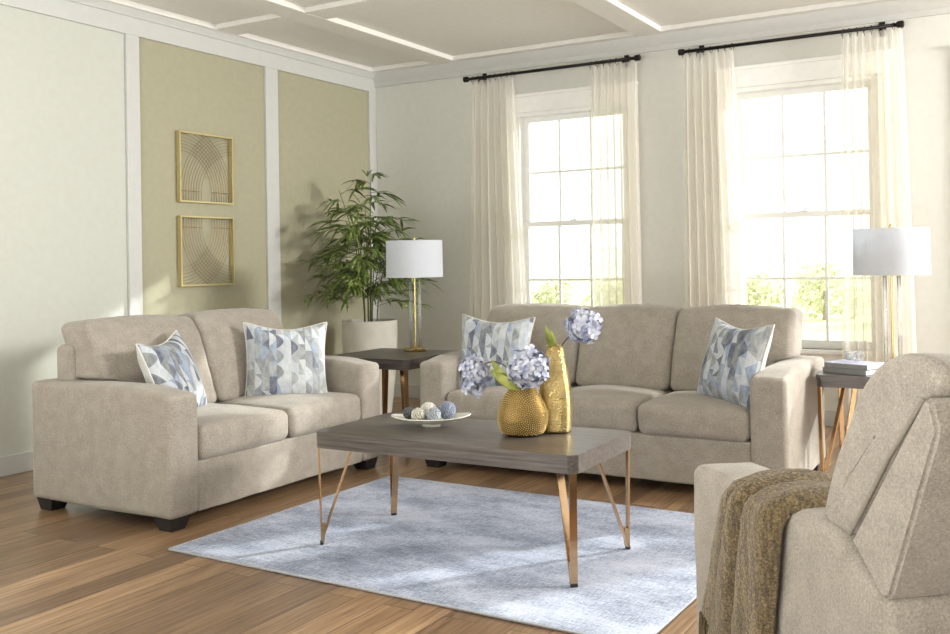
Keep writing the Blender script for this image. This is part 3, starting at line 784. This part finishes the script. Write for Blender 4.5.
def ball(side, depth, r, mat, label):
    x = BC[0] + .864 * side - .504 * depth; y = BC[1] + .504 * side + .864 * depth; zc = 0
    for i in range(-12, 13):
        for j in range(-12, 13):
            dx, dy = i / 12 * r, j / 12 * r; d2 = dx * dx + dy * dy
            if d2 < r * r:
                z = bowl_top(x + dx, y + dy)
                if z is not None: zc = max(zc, z + math.sqrt(r * r - d2) * 1.03 + .0005)
    bm = bmesh.new(); bmesh.ops.create_icosphere(bm, subdivisions=4, radius=r)
    me = bpy.data.meshes.new('decorative_ball')
    for v in bm.verts: v.co *= 1 + .03 * noise.noise(v.co * 60)
    bm.to_mesh(me); bm.free(); me.materials.append(M[mat]); me.polygons.foreach_set('use_smooth', [True] * len(me.polygons))
    o = bpy.data.objects.new('decorative_ball', me); COL.objects.link(o); o.location = (x, y, ZT + zc); tag(o, label, 'decorative ball', 'string balls in the bowl')
ball(-.098, .022, .026, 'ball_dark', 'small charcoal string ball, leftmost in the bowl')
ball(-.054, -.030, .031, 'ball_ivory', 'speckled ivory twine ball at the front left of the bowl')
ball(-.014, .042, .037, 'ball_cream', 'large cream twine ball at the back of the bowl')
ball(.013, -.030, .032, 'ball_mist', 'pale mist grey twine ball at the front of the bowl, left of the blue one')
ball(.068, .026, .039, 'ball_blue', 'slate blue twine ball at the right end of the bowl')

# vases
def squat_vase():
    t = thing('vase', 'squat gold vase covered in raised beads on the coffee table', 'vase', (-1.838, 3.475, ZT), math.radians(31))
    prof = [(.060, 0), (.078, .006), (.092, .030), (.101, .065), (.099, .095), (.088, .130), (.070, .165), (.054, .188), (.045, .199), (.047, .204), (.043, .203), (.040, .195)]
    pf = []
    for i in range(len(prof) - 1):
        for k in range(4): f = k / 4; pf.append((prof[i][0] * (1 - f) + prof[i + 1][0] * f, prof[i][1] * (1 - f) + prof[i + 1][1] * f))
    pf.append(prof[-1]); SX, SY = 1.0, .66
    MB().lathe(pf, (0, 0), 64, sx=SX, sy=SY, cap=(True, False)).build('body', M['vase_body'], t, True)
    # raised beads spiralling out from the middle of each broad face
    def rad(z):
        for (r0, z0), (r1, z1) in zip(prof, prof[1:]):
            if z0 <= z <= z1: return r0 + (r1 - r0) * (z - z0) / max(1e-6, z1 - z0)
        return 0
    bm = bmesh.new(); bmesh.ops.create_icosphere(bm, subdivisions=1, radius=1); bv = [v.co.copy() for v in bm.verts]; bf = [[v.index for v in f.verts] for f in bm.faces]; bm.free()
    m = MB()
    for side in (-1, 1):
        for k in range(1050):
            rr = .0046 * math.sqrt(k + .5); a = k * 2.399963
            sarc = rr * math.cos(a); z = .088 + rr * math.sin(a)
            if z < .010 or z > .192: continue
            R = rad(z)
            th = sarc / (R * .92)
            if abs(th) > 1.62: continue
            x = R * math.sin(th) * SX; y = side * R * math.cos(th) * SY
            nrm = Vector((math.sin(th) / SX, side * math.cos(th) / SY, 0)).normalized()
            q = nrm.to_track_quat('Z', 'Y')
            m.add([(Vector((x, y, z)) + q @ Vector((v.x * .0031, v.y * .0031, v.z * .0040)))[:] for v in bv], bf)
    m.build('beading', M['vase_smooth'], t, True)
squat_vase()
def tall_vase():
    t = thing('vase', 'tall bottle-shaped hammered gold vase on the coffee table', 'vase', (-1.762, 3.625, ZT), math.radians(20))
    prof = [(.058, 0), (.064, .006), (.068, .05), (.070, .11), (.067, .17), (.058, .23), (.046, .29), (.037, .335), (.033, .352), (.035, .357), (.031, .357), (.028, .34)]
    V = []; Fc = []; seg = 64; pf = []
    for i in range(len(prof) - 1):
        for k in range(4): f = k / 4; pf.append((prof[i][0] * (1 - f) + prof[i + 1][0] * f, prof[i][1] * (1 - f) + prof[i + 1][1] * f))
    pf.append(prof[-1])
    for r, z in pf:
        sq = .45 * (1 - smooth01((z - .2) / .15))
        for k in range(seg):
            a = 2 * PI * k / seg; c, s_ = abs(math.cos(a)), abs(math.sin(a)); e = 2 + sq * 4
            rr = r / ((c ** e + s_ ** e) ** (1 / e)) * (1 - .06 * sq); V.append((rr * math.cos(a), rr * math.sin(a), z))
    n = len(pf)
    Fc = [(i * seg + k, i * seg + (k + 1) % seg, (i + 1) * seg + (k + 1) % seg, (i + 1) * seg + k) for i in range(n - 1) for k in range(seg)] + [tuple(range(seg))[::-1]]
    link('body', V, Fc, M['vase_hammered'], t)
tall_vase()

def flower(base, head, R, seed, label, leaves, droop=None, mid=None):
    t = thing('hydrangea', label, 'flower', base, 0, 'blue hydrangea stems'); rnd = random.Random(seed)
    b = Vector((0, 0, 0)); h = Vector(head) - Vector(base)
    c1 = Vector(mid) - Vector(base) if mid else Vector((h.x * .25, h.y * .25, h.z * .8))
    pts = [(b * (1 - f) ** 2 + c1 * 2 * f * (1 - f) + h * f * f) for f in [k / 14 for k in range(15)]]
    MB().tube(pts, .0028, 8).build('stem', M['twig'], t, True)
    m = MB()
    def floret(c, nrm, s):
        q = nrm.to_track_quat('Z', 'Y'); a0 = rnd.uniform(0, PI)
        for k in range(4):
            a = a0 + k * PI / 2; ca, sa = math.cos(a), math.sin(a)
            def P(u, w, z): return (c + q @ Vector(((u * ca - w * sa) * s, (u * sa + w * ca) * s, z * s)))[:]
            cup = rnd.uniform(.1, .5)
            V = [P(0, 0, 0), P(.35, -.38, .10 + cup * .2), P(.45, 0, .02 + cup * .3), P(.35, .38, .10 + cup * .2), P(.85, -.50, .12 + cup * .7), P(.9, 0, .05 + cup * .6), P(.85, .50, .12 + cup * .7), P(1.15, -.22, cup * .9), P(1.2, .22, cup * .8)]
            m.add(V, [(0, 1, 2), (0, 2, 3), (1, 4, 5, 2), (2, 5, 6, 3), (4, 7, 5), (5, 7, 8), (5, 8, 6)])
    N = 84
    for k in range(N):
        zz = 1 - 2 * (k + .5) / N; a = k * 2.39996; rxy = math.sqrt(1 - zz * zz)
        n = Vector((rxy * math.cos(a), rxy * math.sin(a), zz)); rr = R * rnd.uniform(.62, .96)
        c = h + Vector((n.x, n.y, n.z * .92)) * rr
        if droop and n.z < -.2: c += Vector((0, 0, -droop * rnd.random()))
        floret(c, (n + Vector([rnd.uniform(-.5, .5) for _ in range(3)])).normalized(), R * .29)
    m.build('flower_head', M['petal'], t, True)
    core = MB()
    for k in range(26):
        zz = 1 - 2 * (k + .5) / 26; a = k * 2.4; r_ = math.sqrt(1 - zz * zz); e = h + Vector((r_ * math.cos(a), r_ * math.sin(a), zz)) * R * .8
        core.tube([h - (h - c1).normalized() * R * .35, e], .0012, 4)
    core.build('flower_stalks', M['flower_leaf'], t, True)
    for (p, tip, w) in leaves:
        p = Vector(p) - Vector(base); tip = Vector(tip) - Vector(base); d = tip - p; L = d.length; side = d.cross(Vector((.5, -.86, 0))).normalized(); up = side.cross(d).normalized(); lf = MB(); V = []; n = 10
        for k in range(n + 1):
            f = k / n; c = p + d * f + up * math.sin(f * PI) * L * .12; w_ = max(.0008, w * math.sin(PI * f) ** .7 * (1 - .3 * f))
            V += [c - side * w_ + up * w_ * .35, c, c + side * w_ + up * w_ * .35]
        F_ = []
        for k in range(n): a = k * 3; F_ += [(a, a + 1, a + 4, a + 3), (a + 1, a + 2, a + 5, a + 4)]
        lf.add(V, F_); lf.build('leaf', M['flower_leaf'], t, True)
vz = ZT + .16
flower((-1.852, 3.475, vz), (-2.062, 3.475, .748), .068, 1, 'drooping blue hydrangea at the left of the squat vase', [((-1.87, 3.46, .67), (-1.955, 3.43, .80), .022), ((-1.86, 3.45, .68), (-1.965, 3.44, .76), .020)], .055, (-1.90, 3.47, .86))
flower((-1.822, 3.47, vz), (-1.79, 3.44, .772), .082, 2, 'full blue hydrangea leaning over the right of the squat vase', [((-1.83, 3.44, .68), (-1.925, 3.41, .75), .022), ((-1.84, 3.48, .68), (-1.92, 3.50, .785), .018)], 0, (-1.82, 3.47, .72))
flower((-1.762, 3.625, ZT + .28), (-1.625, 3.62, .932), .074, 3, 'blue hydrangea on a bare stem in the tall vase', [((-1.775, 3.622, .83), (-1.79, 3.60, .935), .013), ((-1.760, 3.610, .82), (-1.760, 3.59, .915), .018)], 0, (-1.74, 3.625, .875))

# ------------------------------------------------------------------ books and crystal on the right end table
def book(z, w, d, h, dx, dy, rz, cover, label):
    t = thing('book', label, 'book', (-.865 + dx, 5.335 + dy, z), rz, 'books stacked on the right end table')
    MB().box(-w / 2 + .004, w / 2 - .003, -d / 2 + .004, d / 2 - .003, .003, h - .003).build('pages', M['paper'], t)
    c = MB().box(-w / 2, w / 2, -d / 2, d / 2, 0, .003, bev=.0008); c.box(-w / 2, w / 2, -d / 2, d / 2, h - .003, h, 1, bev=.0008); c.box(-w / 2, w / 2, -d / 2, -d / 2 + .003, .002, h - .002)
    c.build('cover', [M['book_cover'], cover], t)
book(.5925, .25, .185, .026, 0, 0, math.radians(-24), M['book_cover'], 'grey cloth hardback at the bottom of the stack of two')
book(.619, .24, .18, .026, .002, .004, math.radians(-21), M['book_top'], 'hardback with a pale lilac cover on top of the stack of two')
def crystal():
    t = thing('glass_ornament', 'clear twisted glass knot ornament on the stacked books', 'ornament', (-.875, 5.37, .6455), 0)
    for k in range(3):
        pts = []
        for q in range(49):
            a = 2 * PI * q / 48; rr = .034 + .008 * math.cos(3 * a + k)
            p = Vector((rr * math.cos(a) * 1.2, rr * math.sin(a) * .8, .030 + .022 * math.sin(2 * a + k * 2.1)))
            pts.append(p)
        MB().tube(pts, .0045, 10, cap=False).build('glass_loop', M['crystal'], t, True, rz=k * 1.05)
crystal()

# ------------------------------------------------------------------ armchair (seen from behind)
def chair():
    Wd = .94; ang = math.atan2(-.65, -.76)
    xh = Vector((math.cos(ang), math.sin(ang), 0)); P = Vector((-.81, 2.472, 0)) - xh * Wd
    t = thing('armchair', 'taupe upholstered armchair in the right foreground seen from behind', 'armchair', P, ang); FB = M['fabric']; AW = .18
    def armfn(p):
        q = p.copy(); top = smooth01((p.z - .45) / .2)
        q.z -= top * .26 * max(0, p.y - .68) * 1.6
        q.z += top * .012 * smooth01((p.y - .2) / .4)
        return q
    for x0 in (0, Wd - AW):
        soft('arm', x0, x0 + AW, 0, .855, .05, .662, .026, FB, t, fn=armfn, m=(6, 26, 14), puff=(.005, .006, .010), namp=.003, nscale=5, seed=61)
    soft('base', AW - .003, Wd - AW + .003, .01, .80, .05, .31, .012, FB, t, m=(14, 8, 6), namp=.002)
    soft('seat_cushion', AW + .003, Wd - AW - .003, -.02, .66, .31, .485, .045, FB, t, m=(16, 16, 6), puff=(.004, .014, .03), namp=.005, seed=62)
    soft('back_panel', .004, Wd - .004, .80, .872, .05, .60, .018, FB, t, m=(16, 3, 14), puff=(0, .004, 0), namp=.002, seed=63)
    fp = [(.752, .672), (.850, .594), (.874, .604), (1.012, .916), (.994, .966), (.976, .966)]
    fm = MB(); nf_ = len(fp)
    fm.add([(0, y, z) for y, z in fp] + [(Wd, y, z) for y, z in fp], [(i, (i + 1) % nf_, nf_ + (i + 1) % nf_, nf_ + i) for i in range(nf_)] + [tuple(range(nf_))[::-1], tuple(range(nf_, 2 * nf_))])
    fo = fm.build('back_frame', FB, t); bm = bmesh.new(); bm.from_mesh(fo.data); bmesh.ops.recalc_face_normals(bm, faces=bm.faces)
    bmesh.ops.bevel(bm, geom=list(bm.edges), offset=.007, segments=3, affect='EDGES'); bm.to_mesh(fo.data); bm.free(); crisp(fo, 50)
    dS = -.045
    loft('back_cushion', [(y + dS, z) for y, z in [(.665, .672), (.672, .72), (.716, .812), (.757, .885), (.798, .947), (.838, .985), (.885, 1.010), (.945, 1.026), (1.010, 1.022), (1.040, .992), (1.022, .955), (.960, .905), (.878, .800), (.805, .705), (.745, .664)]], .018, Wd - .018, .026, FB, t, .008, 5.5, 9, nx=30, caps=.006)
    loft('lower_back_cushion', [(.60, .49), (.60, .60), (.655, .70), (.70, .76), (.78, .76), (.78, .60), (.75, .49)], AW + .004, Wd - AW - .004, .03, FB, t, .003, 5, 9)
    # seam welt down the side of the back cushion
    w = [(.740, .680), (.795, .750), (.870, .850), (.940, .930), (.968, .962)]
    MB().tube([(Wd - .006, y + .002, z) for y, z in w], .0045, 8).build('seam', M['fabric_seam'], t, True)
    for (fx, fy) in [(.02, .02), (Wd - .12, .02), (.02, .74), (Wd - .12, .74)]:
        MB().box(fx, fx + .10, fy, fy + .10, 0, .058, bev=.004).build('foot', M['black_wood'], t)
    return t, P, ang, Wd
CH, CP, CA, CW = chair()

# throw blanket over the chair arm
def throw():
    t = thing('throw_blanket', 'olive brown knitted throw draped over the arm of the foreground armchair', 'blanket', CP, CA)
    AW = .18; NU, NV = 96, 90; V = []
    xo = CW + .010
    def path(v):   # arc position -> (x,z), outer hang up, over the arm, down inside
        Lo, Lt = .56, AW + .02
        tot = Lo + Lt + .15; s_ = v * tot; r = .03
        if s_ < Lo: return xo + .004, .10 + s_, (1, 0), 0 + s_ / Lo
        s2 = s_ - Lo
        if s2 < Lt:
            f = s2 / Lt; return xo - f * (AW + .012), .660 + .012 * math.sin(PI * f) + 0, (0, 1), 1 + f
        return xo - AW - .018, .655 - (s2 - Lt), (-1, 0), 2
    def left_edge(k):  # along-arm position of the two edges at path parameter k
        return .075 + .185 * min(1, k) ** 1.3 if k < 1 else .26 - .03 * (k - 1)
    def right_edge(k):
        return .455 + .075 * min(1, k) ** 1.5 if k < 1 else .53 + .10 * min(1, (k - 1))
    for j in range(NV + 1):
        v = j / NV
        for i in range(NU + 1):
            u = i / NU
            x, z, nr, k = path(v)
            a = left_edge(k); b = right_edge(k); y = a + (b - a) * u
            # soft folds running along the drape
            sh_ = .035 * math.sin(k * 1.7 + .4)
            bd_ = [0, .20 + sh_, .50 + sh_, 1.0]; hh_ = [.022, .042, .046]
            amp = 1 if k <= 1 else .75 if k < 2 else .4; fold = 0
            for q_ in range(3):
                if bd_[q_] <= u <= bd_[q_ + 1]: fold = amp * hh_[q_] * max(0.0, math.sin(PI * (u - bd_[q_]) / (bd_[q_ + 1] - bd_[q_]))) ** .55
            fold += .004 * math.sin(u * 26 + k * 3)
            fold = max(fold, 0)
            fold *= smooth01(u / .05) * .9 + .1; fold *= smooth01((1 - u) / .05) * .9 + .1
            # roll corner
            cz = 0; cx = 0
            if k < 1 and z > .625: f = (z - .625) / .035; cx = -.022 * min(1, f) ** 2
            if 1 <= k < 1.15: pass
            p = Vector((x + cx + nr[0] * (fold + .004), y, z + nr[1] * (fold + .004)))
            if k < 1: w_ = smooth01((z - .60) / .06); p.z += w_ * fold * .5
            q = p * 14; p += noise.noise_vector(q) * .004
            V.append(p)
    Fc = [(j * (NU + 1) + i, (j + 1) * (NU + 1) + i, (j + 1) * (NU + 1) + i + 1, j * (NU + 1) + i + 1) for j in range(NV) for i in range(NU)]
    o = link('cloth', V, Fc, M['throw'], t)
    md = o.modifiers.new('thickness', 'SOLIDIFY'); md.thickness = .009; md.offset = 0
    rnd = random.Random(3)
    for k in range(34):
        u = k / 33; y = left_edge(0) + (right_edge(0) - left_edge(0)) * u
        x = xo + .012; m = MB()
        for q in range(2):
            pts = [(x + rnd.uniform(-.003, .006), y + rnd.uniform(-.004, .004) + .006 * f * rnd.uniform(-1, 1), .115 - .10 * f) for f in (0, .25, .5, .75, 1)]
            m.tube(pts, [.003, .003, .0026, .0026, .004], 6)
        m.build('tassel', M['fringe'], t, True)
    # a corner of fringe hanging on the front edge higher up
    for k in range(7):
        y = .150 + .008 * k; z0 = .33 - .004 * k; m = MB()
        pts = [(xo + .034 + .003 * math.sin(k * 2 + f * 4), y - .012 * f + .004 * math.sin(k + f * 5), z0 - .17 * f) for f in (0, .2, .4, .6, .8, 1)]
        m.tube(pts, [.0035, .0035, .003, .003, .003, .0045], 6); m.build('tassel', M['fringe'], t, True)
throw()

# ------------------------------------------------------------------ outside, seen through the windows
gz = -1.3
gv = []; gf = []; NG = 40
for j in range(NG + 1):
    for i in range(NG + 1):
        x = -140 + 220 * i / NG; y = 8 + 170 * (j / NG) ** 1.6
        gv.append((x, y, gz + .5 * noise.noise(Vector((x * .04, y * .04, 0))) - .004 * (y - 8)))
gf = [(j * (NG + 1) + i, j * (NG + 1) + i + 1, (j + 1) * (NG + 1) + i + 1, (j + 1) * (NG + 1) + i) for j in range(NG) for i in range(NG)]
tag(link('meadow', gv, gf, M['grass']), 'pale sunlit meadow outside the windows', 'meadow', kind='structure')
hv = []; hf = []
for j in range(13):
    for i in range(61):
        x = -190 + 260 * i / 60; f = j / 12; y = 150 + 60 * f
        z = -4 + math.sin(PI * f / 2) * (3.5 + 2 * noise.noise(Vector((x * .018, 3, 0))) + 2.5 * noise.noise(Vector((x * .07, 9, 0))) + (5 if x < -60 else 0) * smooth01((-60 - x) / 40)); hv.append((x, y, z))
hf = [(j * 61 + i, j * 61 + i + 1, (j + 1) * 61 + i + 1, (j + 1) * 61 + i) for j in range(12) for i in range(60)]
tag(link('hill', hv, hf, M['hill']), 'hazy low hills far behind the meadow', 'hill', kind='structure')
def tree(x, y, h, r, seed, label):
    rnd = random.Random(seed); zg = gz - .004 * (y - 8) - .3
    t = thing('tree', label, 'tree', (x, y, zg), 0, 'trees across the meadow')
    MB().tube([(0, 0, 0), (.05, 0, h * .3), (.02, .03, h * .6)], [.12, .09, .05], 8).build('trunk', M['bark'], t, True)
    m = MB()
    bl = [(rnd.uniform(-.7, .7) * r, rnd.uniform(-.5, .5) * r, h * rnd.uniform(.35, .82), r * rnd.uniform(.35, .6)) for _ in range(9)]
    for (cx, cy, cz, rr) in bl:
        for _ in range(90):
            d = Vector((rnd.gauss(0, 1), rnd.gauss(0, 1), rnd.gauss(0, 1))).normalized(); c = Vector((cx, cy, cz)) + Vector((d.x, d.y, d.z * .8)) * rr * rnd.uniform(.7, 1)
            a = d.orthogonal().normalized() * .10; b = d.cross(a).normalized() * .08; tw = Vector((rnd.uniform(-1, 1), rnd.uniform(-1, 1), rnd.uniform(-1, 1))) * .06
            m.add([(c - a)[:], (c - b + tw)[:], (c + a)[:], (c + b - tw)[:]], [(0, 1, 2, 3)])
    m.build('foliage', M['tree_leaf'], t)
for k, (x, y, h, r, lb) in enumerate([(-10.1, 37, 2.8, 1.4, 'low round tree at the left of the view through the right window'), (-7.2, 38, 2.7, 1.35, 'tree in the middle of the view through the right window'),
                                      (-4.2, 37, 2.9, 1.3, 'taller tree at the right of the view through the right window'), (-22.0, 44, 2.0, 1.5, 'small bush at the left of the view through the left window'),
                                      (-18.7, 45, 1.9, 1.5, 'small bush at the right of the view through the left window')]):
    tree(x, y, h, r, 50 + k, lb)
